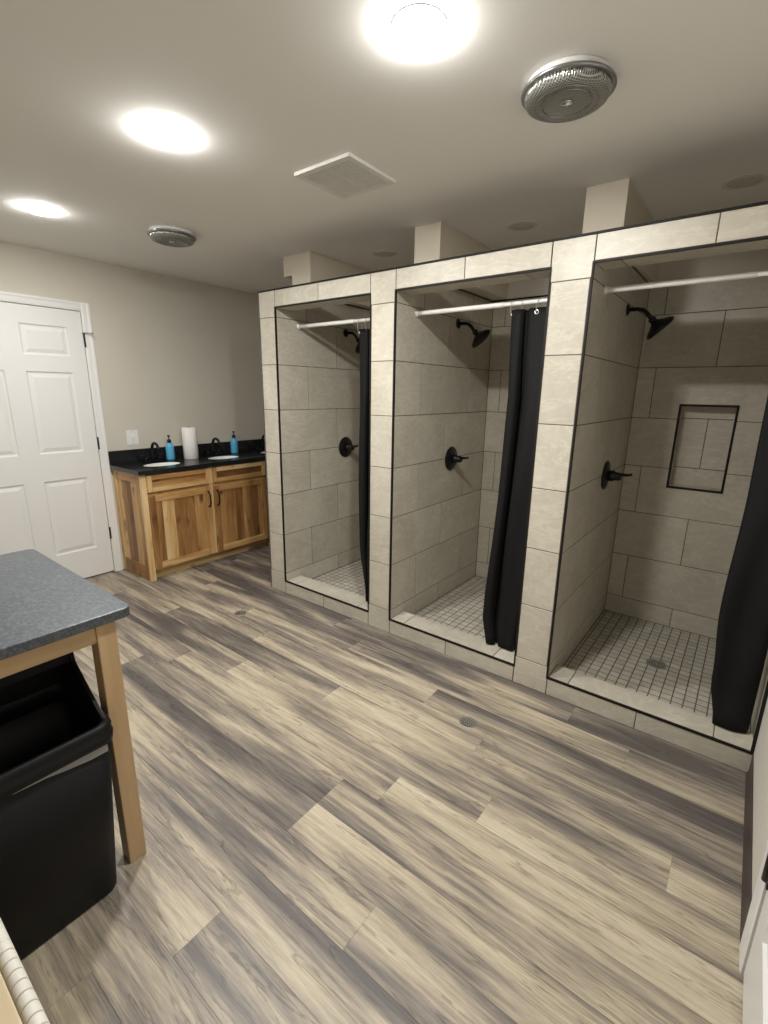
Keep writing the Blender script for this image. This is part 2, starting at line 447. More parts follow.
def back_tiles(b, x0, x1, hole=None):
    for i in range(len(ROWS) - 1):
        js = [x0] + row_joints(i, [x0 + 0.1, x0 + 0.71], [x0 + 0.405], x1) + [x1]
        for a0, a1 in zip(js, js[1:]):
            z0, z1 = ROWS[i], ROWS[i + 1]
            if not hole: b.tile(1, -1, Y_SB, a0, a1, z0, z1); continue
            hx0, hx1, hz0, hz1 = hole
            if a1 <= hx0 or a0 >= hx1 or z1 <= hz0 or z0 >= hz1:
                b.tile(1, -1, Y_SB, a0, a1, z0, z1); continue
            g = 0.0019; rc = (random.random(), random.random(), random.random(), 1)
            c0, c1 = max(z0, hz0), min(z1, hz1)
            def pc(a0, a1, z0, z1, l, r, d, u):
                if a1 - a0 > 0.006 and z1 - z0 > 0.006:
                    b.tile(1, -1, Y_SB, a0 - (0 if l else g), a1 + (0 if r else g), z0 - (0 if d else g), z1 + (0 if u else g), inset=0.0002, rnd=rc)
            if a0 < hx0: pc(a0, hx0, z0, z1, 1, 0, 1, 1)
            if a1 > hx1: pc(hx1, a1, z0, z1, 0, 1, 1, 1)
            m0, m1 = max(a0, hx0), min(a1, hx1)
            if z0 < hz0: pc(m0, m1, z0, hz0, a0 >= hx0, a1 <= hx1, 1, 1)
            if z1 > hz1: pc(m0, m1, hz1, z1, a0 >= hx0, a1 <= hx1, 1, 1)

g = 0.0016                       # grout face lies this far behind the tile face
NICHE = (2.447, 2.723, 0.962, 1.457)
fw = B(); front_tiles(fw)
front = struct('wall_shower_front', fw, M['tile'])
gb = B()
for x0, x1 in PILLARS: gb.box(x0 + g, x1 - g, g, WALL_T, 0, Z_TOP - 0.003)
for x0, x1 in OPEN:
    gb.box(x0 - g, x1 + g - 0.004, g, WALL_T - g, 0, Z_CURB - g)
    gb.box(x0 - g, x1 + g - 0.004, g, WALL_T - g, Z_HEAD + g, Z_TOP - 0.003)
struct('grout', gb, M['grout'], front)

for nm, (x0, x1) in zip(('wall_shower_left', 'wall_shower_middle', 'wall_shower_right'), PILLARS):
    tb = B(); side_tiles(tb, 1, x1)
    if x0 > 0: side_tiles(tb, -1, x0)
    wl = struct(nm, tb, M['tile'])
    cb = B().box(x0 + (g if x0 > 0 else 0), x1 - g, WALL_T + 0.0005, Y_REAR - 0.001, 0, Z_TOP)
    struct('grout', cb, M['grout'], wl)
    tp = B()
    tp.box(x1 - 0.008, x1 + 0.0005, WALL_T, Y_SB - 0.001, Z_TOP + 0.003, Z_TOP + 0.007)
    if x0 > 0: tp.box(x0 - 0.0005, x0 + 0.008, WALL_T, Y_SB - 0.001, Z_TOP + 0.003, Z_TOP + 0.007)
    tp.box(x0 + 0.002, x1 - 0.002, WALL_T, Y_SB, Z_TOP - 0.001, Z_TOP + 0.003)
    struct('tile_cap', tp, M['edge'], wl, label='black strip along the top of the tile')
# wall return beside the camera, tiled inside the third shower
tb = B(); side_tiles(tb, -1, W - 0.001)
struct('wall_shower_side', tb, M['tile'])

for k, (x0, x1) in enumerate(OPEN):
    tb = B(); back_tiles(tb, x0, x1 - 0.002, NICHE if k == 2 else None)
    wb = struct('wall_shower_back' if k == 0 else 'wall_shower_back_%s' % ('', 'centre', 'near')[k], tb, M['tile'])
    cb = B()
    if k < 2: cb.box(x0, x1, Y_SB + g, Y_REAR - 0.0005, 0, Z_TOP)
    else:
        a, c, d, e = NICHE
        for q in ((x0, a, 0, Z_TOP), (c, x1, 0, Z_TOP), (a, c, 0, d), (a, c, e, Z_TOP)):
            cb.box(q[0], q[1], Y_SB + g, Y_REAR - 0.0005, q[2], q[3])
    struct('grout', cb, M['grout'], wb)
    tp = B().box(x0, x1 - 0.002, Y_SB - 0.003, Y_SB + 0.008, Z_TOP + 0.003, Z_TOP + 0.012)
    struct('tile_cap', tp, M['edge'], wb, label='black strip along the top of the tile')
    # mosaic floor, gently pitched to its drain is left flat
    mb = B(); ts = 0.0508
    xc, yc = (x0 + x1) / 2, 0.66
    nx = int((x1 - x0) / ts) + 2; ny = int((Y_SB - WALL_T) / ts) + 2
    for i in range(-nx, nx):
        for j in range(-ny, ny):
            a0, a1 = max(x0, xc + i * ts), min(x1 - 0.001, xc + (i + 1) * ts)
            b0, b1 = max(WALL_T, yc + j * ts), min(Y_SB, yc + (j + 1) * ts)
            if a1 - a0 > 0.01 and b1 - b0 > 0.01: mb.tile(2, 1, Z_SF, a0, a1, b0, b1, t=0.005, inset=0.0005, gap=0.0028)
    fo = struct('floor_shower_%s' % ('far', 'centre', 'near')[k], mb, M['mosaic'])
    struct('grout', B().box(x0, x1 - 0.001, WALL_T - g, Y_SB + g, 0.001, Z_SF - 0.0005), M['grout2'], fo)

# niche: its own tiled back, sides and black frame
a, c, d, e = NICHE
nb = B(); ND = 0.085; yb = Y_SB + ND
for z0, z1, js in ((d, 1.077, [a, c]), (1.077, 1.382, [a, 2.59, c]), (1.382, e, [a, c])):
    for q0, q1 in zip(js, js[1:]): nb.tile(1, -1, yb, q0, q1, z0, z1)
nb.tile(0, 1, a + 0.003, Y_SB + 0.004, yb, d, e); nb.tile(0, -1, c - 0.003, Y_SB + 0.004, yb, d, e)
nb.tile(2, 1, d + 0.003, a, c, Y_SB + 0.004, yb); nb.tile(2, -1, e - 0.003, a, c, Y_SB + 0.004, yb)
ni = struct('wall_niche', nb, M['tile'])
cb = B().box(a - 0.02, c + 0.02, yb + g, yb + 0.02, d - 0.02, e + 0.02)
cb.box(a - 0.02, a - 0.001, Y_REAR + 0.002, yb + g, d - 0.02, e + 0.02); cb.box(c + 0.001, c + 0.02, Y_REAR + 0.002, yb + g, d - 0.02, e + 0.02)
cb.box(a, c, Y_REAR + 0.002, yb + g, d - 0.02, d - 0.001); cb.box(a, c, Y_REAR + 0.002, yb + g, e + 0.001, e + 0.02)
struct('grout', cb, M['grout'], ni)
fr = B(); t = 0.011
for q in ((a - t, a + 0.002, d - t, e + t), (c - 0.002, c + t, d - t, e + t), (a, c, d - t, d + 0.002), (a, c, e - 0.002, e + t)):
    fr.box(q[0], q[1], Y_SB - 0.003, Y_SB + 0.012, q[2], q[3])
struct('niche_edge', fr, M['edge'], ni, label='black edging strip around the niche')
# the rear wall must not fill the niche: rebuild it around the hole
bpy.data.objects.remove(bpy.data.objects['wall_back'], do_unlink=True)
rb = B()
for q in ((D_LEFT, a - 0.019, 0, H), (c + 0.019, W, 0, H), (a - 0.019, c + 0.019, 0, d - 0.019), (a - 0.019, c + 0.019, e + 0.019, H)):
    rb.box(q[0], q[1], Y_REAR, Y_REAR + 0.12, q[2], q[3])
struct('wall_back', rb, M['wall'])

# black edge strips around each opening, and along the top
def opening_trim(n, x0, x1):
    b = B(); w = 0.007; y0, y1 = -0.0025, 0.010
    b.box(x0 - 0.0065, x0 + 0.0015, y0, y1, Z_CURB - w, Z_HEAD + w)
    b.box(x1 - 0.0015, x1 + 0.0065, y0, y1, Z_CURB - w, Z_HEAD + w) if x1 < W - 0.1 else b.box(x1 - 0.012, x1 - 0.001, y0, y1, Z_CURB - w, Z_TOP)
    xr = x1 - (0.0015 if x1 < W - 0.1 else 0.012)
    b.box(x0 + 0.0015, xr, y0, y1, Z_CURB - w, Z_CURB + 0.0012)
    b.box(x0 + 0.0015, xr, y0, y1, Z_HEAD - 0.0012, Z_HEAD + w)
    struct('trim_%d' % n, b, M['edge'])
for n, (x0, x1) in enumerate(OPEN): opening_trim(n + 1, x0, x1)
b = B().box(-0.002, W - 0.017, -0.0035, WALL_T, Z_TOP - 0.0065, Z_TOP + 0.002)
struct('trim_4', b, M['edge'])
b = B().box(-0.003, 0.003, -0.0025, 0.008, 0, Z_TOP - 0.01)
struct('trim_5', b, plain('dark_corner_strip', (0.10, 0.09, 0.08), 0.5))

M['lit_cream'] = plain('lit_cream_paint', (0.72, 0.655, 0.54), 0.85, bump=0.06, bscale=160)  # lighter than the wall paint: lamp light on the posts put into the colour
# painted partition walls rising from the tiled partitions to the ceiling
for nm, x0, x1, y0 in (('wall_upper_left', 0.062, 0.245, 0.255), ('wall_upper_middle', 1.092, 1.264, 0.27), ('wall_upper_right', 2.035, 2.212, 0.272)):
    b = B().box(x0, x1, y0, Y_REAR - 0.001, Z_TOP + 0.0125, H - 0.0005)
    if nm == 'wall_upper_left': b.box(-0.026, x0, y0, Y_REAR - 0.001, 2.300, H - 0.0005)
    struct(nm, b, M['lit_cream'])

# ------------------------------------------------------------------ left door (six panels) with casing
def panel_door(name, plane_x, y_hinge, width, height, face, mats):
    """slab face at plane_x, face=+1 looks to +x; runs from y_hinge towards -y"""
    b = B(); s = face; t = 0.035
    ya, yb = y_hinge - width, y_hinge
    yr = [(yb - 0.398, yb - 0.101), (yb - width + 0.101, yb - width + 0.398)]
    if width < 0.9: yr = [(yb - width / 2 + 0.055, yb - 0.101), (ya + 0.101, yb - width / 2 - 0.055)]
    zr = [(0.247, 0.826), (1.030, 1.617), (1.730, 1.936)]
    ys = sorted([ya, yb] + [v for p in yr for v in p]); zs = sorted([0.012, height] + [v for p in zr for v in p])
    pan = {(min(p), q[0]) for p in yr for q in zr}
    def X(dep): return plane_x - s * dep
    def face_(pts):
        f = b.bm.faces.new([b.bm.verts.new(p) for p in pts]); b.paint([f]); return f
    for i in range(len(ys) - 1):
        for j in range(len(zs) - 1):
            y0, y1, z0, z1 = ys[i], ys[i + 1], zs[j], zs[j + 1]
            if (y0, z0) in pan:
                prof = [(0, 0), (0.007, 0.008), (0.016, 0.009), (0.042, 0.002)]
                rects = [[(X(dp), y0 + o, z0 + o), (X(dp), y1 - o, z0 + o), (X(dp), y1 - o, z1 - o), (X(dp), y0 + o, z1 - o)] for o, dp in prof]
                for r0, r1 in zip(rects, rects[1:]):
                    for k in range(4): face_([r0[k], r0[(k + 1) % 4], r1[(k + 1) % 4], r1[k]])
                face_(rects[-1])
            else: face_([(X(0), y0, z0), (X(0), y1, z0), (X(0), y1, z1), (X(0), y0, z1)])
    r = [(ya, 0.012), (yb, 0.012), (yb, height), (ya, height)]
    for k in range(4):
        (p, q), (p2, q2) = r[k], r[(k + 1) % 4]
        face_([(X(0), p, q), (X(0), p2, q2), (X(t), p2, q2), (X(t), p, q)])
    face_([(X(t), p, q) for p, q in r])
    bmesh.ops.remove_doubles(b.bm, verts=b.bm.verts[:], dist=0.0002)
    return struct(name, b, mats)

def hinge(parent, x, y, z, label=None):
    b = B()
    b.cyl((x, y, z - 0.042), (x, y, z + 0.042), 0.006)
    b.cyl((x, y, z + 0.042), (x, y, z + 0.048), 0.007)
    b.cyl((x, y, z - 0.048), (x, y, z - 0.042), 0.007)
    return struct('hinge', b, M['bronze'], parent, label='dark metal hinge')

def cut_wall(name, x0, x1, y0, y1, dy0, dy1, dz, mat):
    bpy.data.objects.remove(bpy.data.objects[name], do_unlink=True)
    b = B().box(x0, x1, y0, dy0, 0, H).box(x0, x1, dy1, y1, 0, H).box(x0, x1, dy0, dy1, dz, H)
    return struct(name, b, mat)

YH = -0.631; DW = 0.918; DH = 2.056
cut_wall('wall_left', D_LEFT - 0.1, D_LEFT, Y_FRONT - 0.05, Y_REAR + 0.05, YH - DW - 0.004, YH + 0.004, DH + 0.004, M['wall'])
d1 = panel_door('door_1', D_LEFT + 0.002, YH, DW, DH, 1, M['white'])
for z in (1.855, 1.085, 0.345): hinge(d1, D_LEFT + 0.010, YH + 0.006, z)
sb = B()                         # pin-mounted door stop on the top hinge
sb.tube([(D_LEFT + 0.010, YH + 0.003, 1.908), (D_LEFT + 0.02, YH + 0.012, 1.908), (D_LEFT + 0.045, YH + 0.045, 1.905)], 0.0035)
sb.cyl((D_LEFT + 0.045, YH + 0.045, 1.905), (D_LEFT + 0.052, YH + 0.054, 1.9045), 0.008)
sb.tube([(D_LEFT + 0.012, YH + 0.002, 1.905), (D_LEFT + 0.04, YH - 0.02, 1.90)], 0.0035)
struct('door_stop', sb, M['chrome'], d1, label='small metal door stop on the top hinge')
def casing(name, x, s, yin0, yin1, ztop, w=0.074, t=0.014):
    b = B()
    def strip(poly, axis, a0, a1): b.prism(poly, axis, a0, a1)
    # profile thicker at the outside, tapering to the inside edge
    for yin, sg in ((yin1, 1), (yin0, -1)):
        poly = [(x, yin), (x + s * 0.007, yin), (x + s * 0.010, yin + sg * 0.012), (x + s * 0.011, yin + sg * (w - 0.022)), (x + s * t, yin + sg * (w - 0.014)), (x + s * t, yin + sg * w), (x, yin + sg * w)]
        strip(poly, 2, 0.0, ztop + w)
    poly = [(x, ztop), (x + s * 0.007, ztop), (x + s * 0.010, ztop + 0.012), (x + s * 0.011, ztop + w - 0.022), (x + s * t, ztop + w - 0.014), (x + s * t, ztop + w), (x, ztop + w)]
    strip(poly, 1, yin0, yin1)
    return struct(name, b, M['white'])
casing('trim_6', D_LEFT + 0.0002, 1, YH - DW - 0.005, YH + 0.006, DH + 0.005, w=0.060)
# dark gap between slab and jamb
struct('trim_7', B().box(D_LEFT - 0.06, D_LEFT - 0.04, YH - DW - 0.003, YH + 0.003, 0, DH + 0.003), M['white'])

# right-hand door beside the camera
YH2 = -0.895; DW2 = 0.81
cut_wall('wall_right', W, W + 0.06, Y_FRONT - 0.05, Y_REAR + 0.05, YH2 - DW2 - 0.004, YH2 + 0.004, DH + 0.004, bpy.data.materials['pale_wall_paint'])
d2 = panel_door('door_2', W - 0.002, YH2, DW2, DH, -1, M['white'])
for z in (0.375, 1.085, 1.855):
    b = B(); x, y = W - 0.010, YH2 + 0.002
    b.cyl((x, y, z - 0.048), (x, y, z + 0.048), 0.008).box(x + 0.001, W - 0.0015, y - 0.03, y, z - 0.046, z + 0.046)
    struct('hinge', b, M['bronze'], d2, label='dark metal hinge')
casing('trim_8', W - 0.0002, -1, YH2 - DW2 - 0.006, YH2 + 0.006, DH + 0.005, w=0.084, t=0.011)

# ------------------------------------------------------------------ vanity
VX = -0.823                      # face frame plane
def stave_panel(b, x0, x1, ya, yb, z0, z1, vertical=True, w=0.075):
    """panel glued up from staves of different tone"""
    p = ya if vertical else z0; end = yb if vertical else z1
    while p < end - 0.001:
        q = min(end, p + w * random.uniform(0.6, 1.4))
        if end - q < 0.02: q = end
        if vertical: b.box(x0, x1, p, q, z0, z1)
        else: b.box(x0, x1, ya, yb, p, q)
        p = q

def shaker(name, root, y0, y1, z0, z1, x, rail=0.052, proud=0.019, horiz=False):
    """leaf with a sunk field of glued staves; its stiles and rails are sub-parts"""
    b = B(); stave_panel(b, x + 0.001, x + proud - 0.009, y0 + rail - 0.004, y1 - rail + 0.004, z0 + rail - 0.004, z1 - rail + 0.004, vertical=not horiz, w=0.075 if not horiz else 0.05)
    o = part(name, b, M['hick_h'] if horiz else M['hick_v'], root)
    for a_, c_ in ((y0, y0 + rail), (y1 - rail, y1)): part('stile', B().box(x, x + proud, a_, c_, z0, z1, 0.0015), M['hick_v'], o)
    for a_, c_ in ((z0, z0 + rail), (z1 - rail, z1)): part('rail', B().box(x, x + proud, y0 + rail, y1 - rail, a_, c_, 0.0015, rnd=(random.uniform(0.4, 1.0), random.random(), random.random(), 1)), M['hick_h'], o)
    return o

def pull(parent, x, y, z0, z1):
    b = B(); n = 9
    pts = [(x, y, z0)] + [(x + 0.028 * min(1, 1.9 * math.sin(PI * i / n)), y, z0 + (z1 - z0) * i / n) for i in range(1, n)] + [(x, y, z1)]
    b.tube(pts, 0.0058, 10)
    for z in (z0, z1): b.cyl((x - 0.0005, y, z), (x + 0.004, y, z), 0.009)
    return part('handle', b, M['blackmetal'], parent)

def vanity(y0, y1, label, doors, group):
    root = thing('vanity_cabinet', label, 'cabinet', (-1.05, (y0 + y1) / 2, 0), group)
    back = D_LEFT + 0.002
    b = B()
    b.box(back, VX - 0.02, y0 + 0.019, y1 - 0.001, 0.10, 0.118)
    b.box(back, back + 0.012, y0 + 0.019, y1 - 0.001, 0.10, 0.845)
    b.box(back, VX - 0.02, y1 - 0.019, y1 - 0.001, 0.118, 0.845)
    part('carcass', b, M['hick_v'], root)
    # side panel: frame with a recessed field of staves
    b = B(); p = back + 0.045
    while p < VX - 0.076:
        q = min(VX - 0.075, p + random.uniform(0.06, 0.11)); b.box(p, q, y0 + 0.008, y0 + 0.017, 0.12, 0.80); p = q
    sp = part('side_panel', b, M['hick_v'], root)
    for a_, c_ in ((back, back + 0.045), (VX - 0.075, VX - 0.0205)): part('stile', B().box(a_, c_, y0, y0 + 0.018, 0.0, 0.871, 0.001), M['hick_v'], sp)
    for a_, c_ in ((0.0, 0.12), (0.80, 0.871)): part('rail', B().box(back + 0.045, VX - 0.075, y0, y0 + 0.018, a_, c_, 0.001), wood_x, sp)
    # face frame
    xa, xb = VX - 0.02, VX
    part('stile', B().box(xa, xb, y0, y0 + 0.045, 0.0, 0.871, 0.001, rnd=(0.95, 0.2, 0.6, 1)), M['hick_v'], root)
    part('stile', B().box(xa, xb, y1 - 0.045, y1 - 0.0005, 0.09, 0.871, 0.001), M['hick_v'], root)
    for m_ in [(p[1] + q[0]) / 2 for p, q in zip(doors, doors[1:])]:
        part('stile', B().box(xa, xb, m_ - 0.024, m_ + 0.024, 0.09, 0.871, 0.001, rnd=(0.98, 0.5, 0.1, 1)), M['hick_v'], root)
    for a_, c_ in ((0.849, 0.871), (0.695, 0.73), (0.09, 0.115)):
        part('rail', B().box(xa - 0.0005, xb - 0.0006, y0 + 0.045, y1 - 0.045, a_, c_), M['hick_h'], root)
    part('toe_kick', B().box(VX - 0.075, VX - 0.06, y0 + 0.019, y1 - 0.001, 0.0, 0.0995), M['hick_h'], root)
    for i, (d0, d1) in enumerate(doors):
        shaker('drawer_front', root, d0, d1, 0.728, 0.859, VX + 0.0005, rail=0.036, horiz=True)
        dr = shaker('door', root, d0, d1, 0.098, 0.700, VX + 0.0005)
        yh = d1 - 0.028 if i % 2 == 0 else d0 + 0.028
        pull(dr, VX + 0.0195, yh, 0.53, 0.66)
    return root
wood_x = wood_mat('hickory_cross', (1.6, 14, 14), HICK, knots=0.6, vary=0.50)
vanity(-0.546, 0.668, 'hickory vanity base cabinet next to the white door, with two doors and two drawer fronts', [(-0.502, 0.036), (0.066, 0.622)], 'hickory vanity cabinets')
vanity(0.670, 1.213, 'hickory vanity base cabinet mostly hidden behind the tiled shower corner', [(0.715, 1.168)], 'hickory vanity cabinets')

# counter with three oval sink cut-outs
CZ0, CZ1 = 0.872, 0.904
SINKS = [(-1.015, -0.262), (-1.015, 0.322), (-1.015, 0.905)]
SA, SBY = 0.098, 0.150
def counter():
    b = B(); bm = b.bm
    x0, x1, y0, y1 = D_LEFT + 0.001, VX + 0.030, -0.566, Y_REAR - 0.001
    def loop(pts):
        vs = [bm.verts.new((p[0], p[1], CZ1)) for p in pts]
        return [bm.edges.new((vs[i], vs[(i + 1) % len(vs)])) for i in range(len(vs))]
    es = loop([(x0, y0), (x1 - 0.006, y0), (x1, y0 + 0.006), (x1, y1), (x0, y1)])
    for cx, cy in SINKS:
        es += loop([(cx + SA * math.cos(2 * PI * i / 40), cy + SBY * math.sin(2 * PI * i / 40)) for i in range(40)])
    bmesh.ops.triangle_fill(bm, use_beauty=True, use_dissolve=False, edges=es)
    # drop any triangle that filled a cut-out
    bad = [f for f in bm.faces if any(((f.calc_center_median().x - cx) / SA) ** 2 + ((f.calc_center_median().y - cy) / SBY) ** 2 < 0.96 for cx, cy in SINKS)]
    bmesh.ops.delete(bm, geom=bad, context='FACES')
    r = bmesh.ops.extrude_face_region(bm, geom=bm.faces[:])
    bmesh.ops.translate(bm, verts=[v for v in r['geom'] if isinstance(v, bmesh.types.BMVert)], vec=(0, 0, CZ0 - CZ1))
    return b
ct = thing('vanity_countertop', 'black granite vanity countertop with backsplash, lying on the hickory cabinets', 'countertop', (-1.05, 0.3, CZ0))
part('slab', counter(), M['granite'], ct)
part('backsplash', B().box(D_LEFT + 0.001, D_LEFT + 0.020, -0.566, Y_REAR - 0.021, CZ1, 1.014, 0.002), M['granite'], ct)
part('side_splash', B().box(D_LEFT + 0.021, VX + 0.02, Y_REAR - 0.020, Y_REAR - 0.001, CZ1, 1.014, 0.002), M['granite'], ct)

def sink(cx, cy, label):
    t = thing('sink_basin', label, 'sink', (cx, cy, CZ0 - 0.001), 'undermount sinks in the vanity')
    b = B(); n = 40; rings = []
    for s_, z in ((0.96, CZ0 - 0.155), (1.0, CZ0 - 0.07), (1.06, CZ0 - 0.012), (1.06, CZ0 - 0.001), (0.998, CZ0 - 0.001), (0.998, CZ1 - 0.0015), (0.985, CZ1 - 0.001), (0.97, CZ1 - 0.006), (0.95, CZ0 - 0.02), (0.90, CZ0 - 0.07), (0.76, CZ0 - 0.115), (0.5, CZ0 - 0.138), (0.14, CZ0 - 0.144)):
        rings.append([(cx + SA * s_ * math.cos(2 * PI * i / n), cy + SBY * s_ * math.sin(2 * PI * i / n), z) for i in range(n)])
    b.loft(rings, cap0=True, cap1=False)
    part('bowl', b, M['porcelain'], t)
    b = B().lathe([(0.006, CZ0 - 0.152), (0.026, CZ0 - 0.152), (0.026, CZ0 - 0.140), (0.022, CZ0 - 0.137), (0.006, CZ0 - 0.139)], Matrix.Translation((cx, cy, 0)))
    part('drain', b, M['blackmetal'], t)
    return t
sink(*SINKS[0], 'white oval sink nearest the white door')
sink(*SINKS[1], 'white oval sink to the right of the paper towel roll')
sink(*SINKS[2], 'white oval sink half hidden by the shower corner')

def faucet(cy, label):
    x = -1.195
    t = thing('faucet', label, 'faucet', (x, cy, CZ1), 'black faucets on the vanity')
    b = B().box(x - 0.026, x + 0.026, cy - 0.082, cy + 0.082, CZ1 + 0.0003, CZ1 + 0.016, 0.007)
    part('base', b, M['blackmetal'], t)
    pts = [(x, cy, CZ1 + 0.014), (x, cy, CZ1 + 0.05), (x, cy, CZ1 + 0.10)]
    for i in range(1, 10):
        a_ = PI * i / 10 * 1.12
        pts.append((x + 0.055 - 0.055 * math.cos(a_), cy, CZ1 + 0.105 + 0.058 * math.sin(a_)))
    b = B().tube(pts, [0.018, 0.013, 0.012] + [0.0115] * 7 + [0.011, 0.0125], 16)
    part('spout', b, M['blackmetal'], t)
    for s_ in (-1, 1):
        b = B().cyl((x, cy + s_ * 0.058, CZ1 + 0.014), (x, cy + s_ * 0.058, CZ1 + 0.045), 0.016, 0.012)
        b.tube([(x, cy + s_ * 0.058, CZ1 + 0.047), (x + 0.004, cy + s_ * 0.075, CZ1 + 0.056), (x + 0.01, cy + s_ * 0.105, CZ1 + 0.066)], [0.010, 0.008, 0.006])
        part('handle', b, M['blackmetal'], t)
    return t
faucet(-0.245, 'black arched faucet nearest the white door')
faucet(0.335, 'black arched faucet just right of the paper towel roll')
faucet(0.915, 'black arched faucet beside the tiled shower corner')

def soap(x, cy, label):
    t = thing('soap_dispenser', label, 'soap dispenser', (x, cy, CZ1), 'blue pump soap bottles')
    z = CZ1
    b = B().lathe([(0.028, z + 0.0004), (0.034, z + 0.004), (0.035, z + 0.02), (0.0345, z + 0.11), (0.030, z + 0.132), (0.018, z + 0.148), (0.013, z + 0.152)], Matrix.Translation((x, cy, 0)))
    part('bottle', b, M['blue'], t)
    b = B().lathe([(0.013, z + 0.152), (0.0165, z + 0.153), (0.0165, z + 0.176), (0.011, z + 0.180), (0.0045, z + 0.182), (0.0045, z + 0.203), (0.012, z + 0.204), (0.013, z + 0.214), (0.006, z + 0.217)], Matrix.Translation((x, cy, 0)), 24)
    b.tube([(x, cy, z + 0.210), (x + 0.02, cy - 0.012, z + 0.211), (x + 0.036, cy - 0.022, z + 0.204)], [0.007, 0.006, 0.005])
    part('pump', b, M['pump'], t)
    return t
soap(-1.200, -0.085, 'blue soap pump bottle left of the paper towel roll')
soap(-1.195, 0.570, 'blue soap pump bottle right of the paper towel roll')

x, cy = -1.150, 0.080
t = thing('paper_towel_roll', 'white paper towel roll standing upright between the blue soap bottles', 'paper towel', (x, cy, CZ1))
b = B().lathe([(0.020, CZ1 + 0.001), (0.059, CZ1 + 0.0005), (0.062, CZ1 + 0.003), (0.062, CZ1 + 0.276), (0.059, CZ1 + 0.279), (0.020, CZ1 + 0.279), (0.020, CZ1 + 0.001)], Matrix.Translation((x, cy, 0)), 48, False, False)
rl = part('roll', b, M['paper'], t)
b = B().lathe([(0.0205, CZ1 + 0.0006), (0.0205, CZ1 + 0.281), (0.0185, CZ1 + 0.281), (0.0185, CZ1 + 0.0006), (0.0205, CZ1 + 0.0006)], Matrix.Translation((x, cy, 0)), 32, False, False)
part('core', b, M['card'], t, 'brown cardboard core')
# wall switch
t = thing('light_switch', 'white rocker switch plate on the beige wall above the vanity', 'switch', (D_LEFT, -0.354, 1.112))
part('plate', B().box(D_LEFT + 0.0003, D_LEFT + 0.006, -0.401, -0.307, 1.051, 1.173, 0.002), M['switch'], t)
part('rocker', B().prism([(D_LEFT + 0.005, 1.079), (D_LEFT + 0.0075, 1.079), (D_LEFT + 0.0115, 1.112), (D_LEFT + 0.008, 1.145), (D_LEFT + 0.005, 1.145)], 1, -0.371, -0.337), M['switch'], t)
for z in (1.064, 1.160): part('screw', B().cyl((D_LEFT + 0.0055, -0.354, z), (D_LEFT + 0.0072, -0.354, z), 0.003, seg=10), M['nickel'], t)

# ------------------------------------------------------------------ shower fittings (built in the first shower, copied)
NAMES = ('far left shower', 'middle shower', 'near right shower')
def shower_head(x0, label):
    y, z = 0.70, 1.955
    t = thing('showerhead', label, 'shower head', (x0, y, z), 'black shower heads')
    b = B().cyl((x0 + 0.0003, y, z), (x0 + 0.010, y, z), 0.031, 0.022)
    part('flange', b, M['blackmetal'], t)
    pts = [(x0 + 0.008, y, z), (x0 + 0.05, y, z - 0.001), (x0 + 0.075, y, z - 0.007), (x0 + 0.095, y, z - 0.022), (x0 + 0.112, y, z - 0.042), (x0 + 0.122, y, z - 0.055)]
    part('arm', B().tube(pts, 0.0105, 16), M['blackmetal'], t)
    p = Vector((x0 + 0.118, y, z - 0.050)); d = Vector((0.67, 0.20, -0.71)).normalized()
    m = Matrix.Translation(p) @ d.to_track_quat('Z', 'Y').to_matrix().to_4x4()
    b = B().lathe([(0.010, 0.0), (0.017, 0.003), (0.019, 0.012), (0.016, 0.022), (0.022, 0.030), (0.045, 0.045), (0.066, 0.058), (0.0745, 0.068), (0.0745, 0.076), (0.070, 0.079)], m, 48)
    part('head', b, M['blackmetal'], t)
    b = B().lathe([(0.069, 0.0785), (0.066, 0.081), (0.02, 0.0825)], m, 48)
    for r_, n_ in ((0.018, 6), (0.036, 12), (0.054, 18)):
        for i in range(n_):
            q = Vector((r_ * math.cos(2 * PI * i / n_), r_ * math.sin(2 * PI * i / n_), 0.0805))
            b.cyl(m @ q, m @ (q + Vector((0, 0, 0.0035))), 0.002, seg=6)
    part('spray_face', b, M['plastic'], t)
    return t
def shower_valve(x0, label):
    y, z = 0.688, 1.066
    t = thing('shower_valve', label, 'shower valve', (x0, y, z), 'black shower valves')
    m = Matrix.Translation((x0, y, z)) @ Matrix.Rotation(PI / 2, 4, 'Y')
    part('escutcheon', B().lathe([(0.080, 0.0003), (0.084, 0.004), (0.080, 0.009), (0.045, 0.016), (0.036, 0.020)], m, 48), M['blackmetal'], t)
    part('body', B().lathe([(0.031, 0.016), (0.030, 0.045), (0.024, 0.052), (0.023, 0.078), (0.018, 0.086)], m, 32), M['blackmetal'], t)
    b = B().tube([(x0 + 0.070, y, z + 0.010), (x0 + 0.095, y - 0.002, z + 0.012), (x0 + 0.120, y - 0.004, z + 0.013), (x0 + 0.140, y - 0.005, z + 0.020)], [0.012, 0.0095, 0.008, 0.007], 14)
    part('lever', b, M['blackmetal'], t)
    return t
sh = shower_head(OPEN[0][0], 'black shower head in the far left shower, beside the vanity')
dup(sh, (OPEN[1][0], 0.70, 1.955), 'black shower head in the middle shower')
dup(sh, (OPEN[2][0], 0.70, 1.955), 'black shower head in the near right shower, left of the wall niche')
sv = shower_valve(OPEN[0][0], 'black round shower valve with lever in the far left shower')
dup(sv, (OPEN[1][0], 0.688, 1.066), 'black round shower valve with lever in the middle shower')
dup(sv, (OPEN[2][0], 0.688, 1.066), 'black round shower valve with lever in the near right shower')

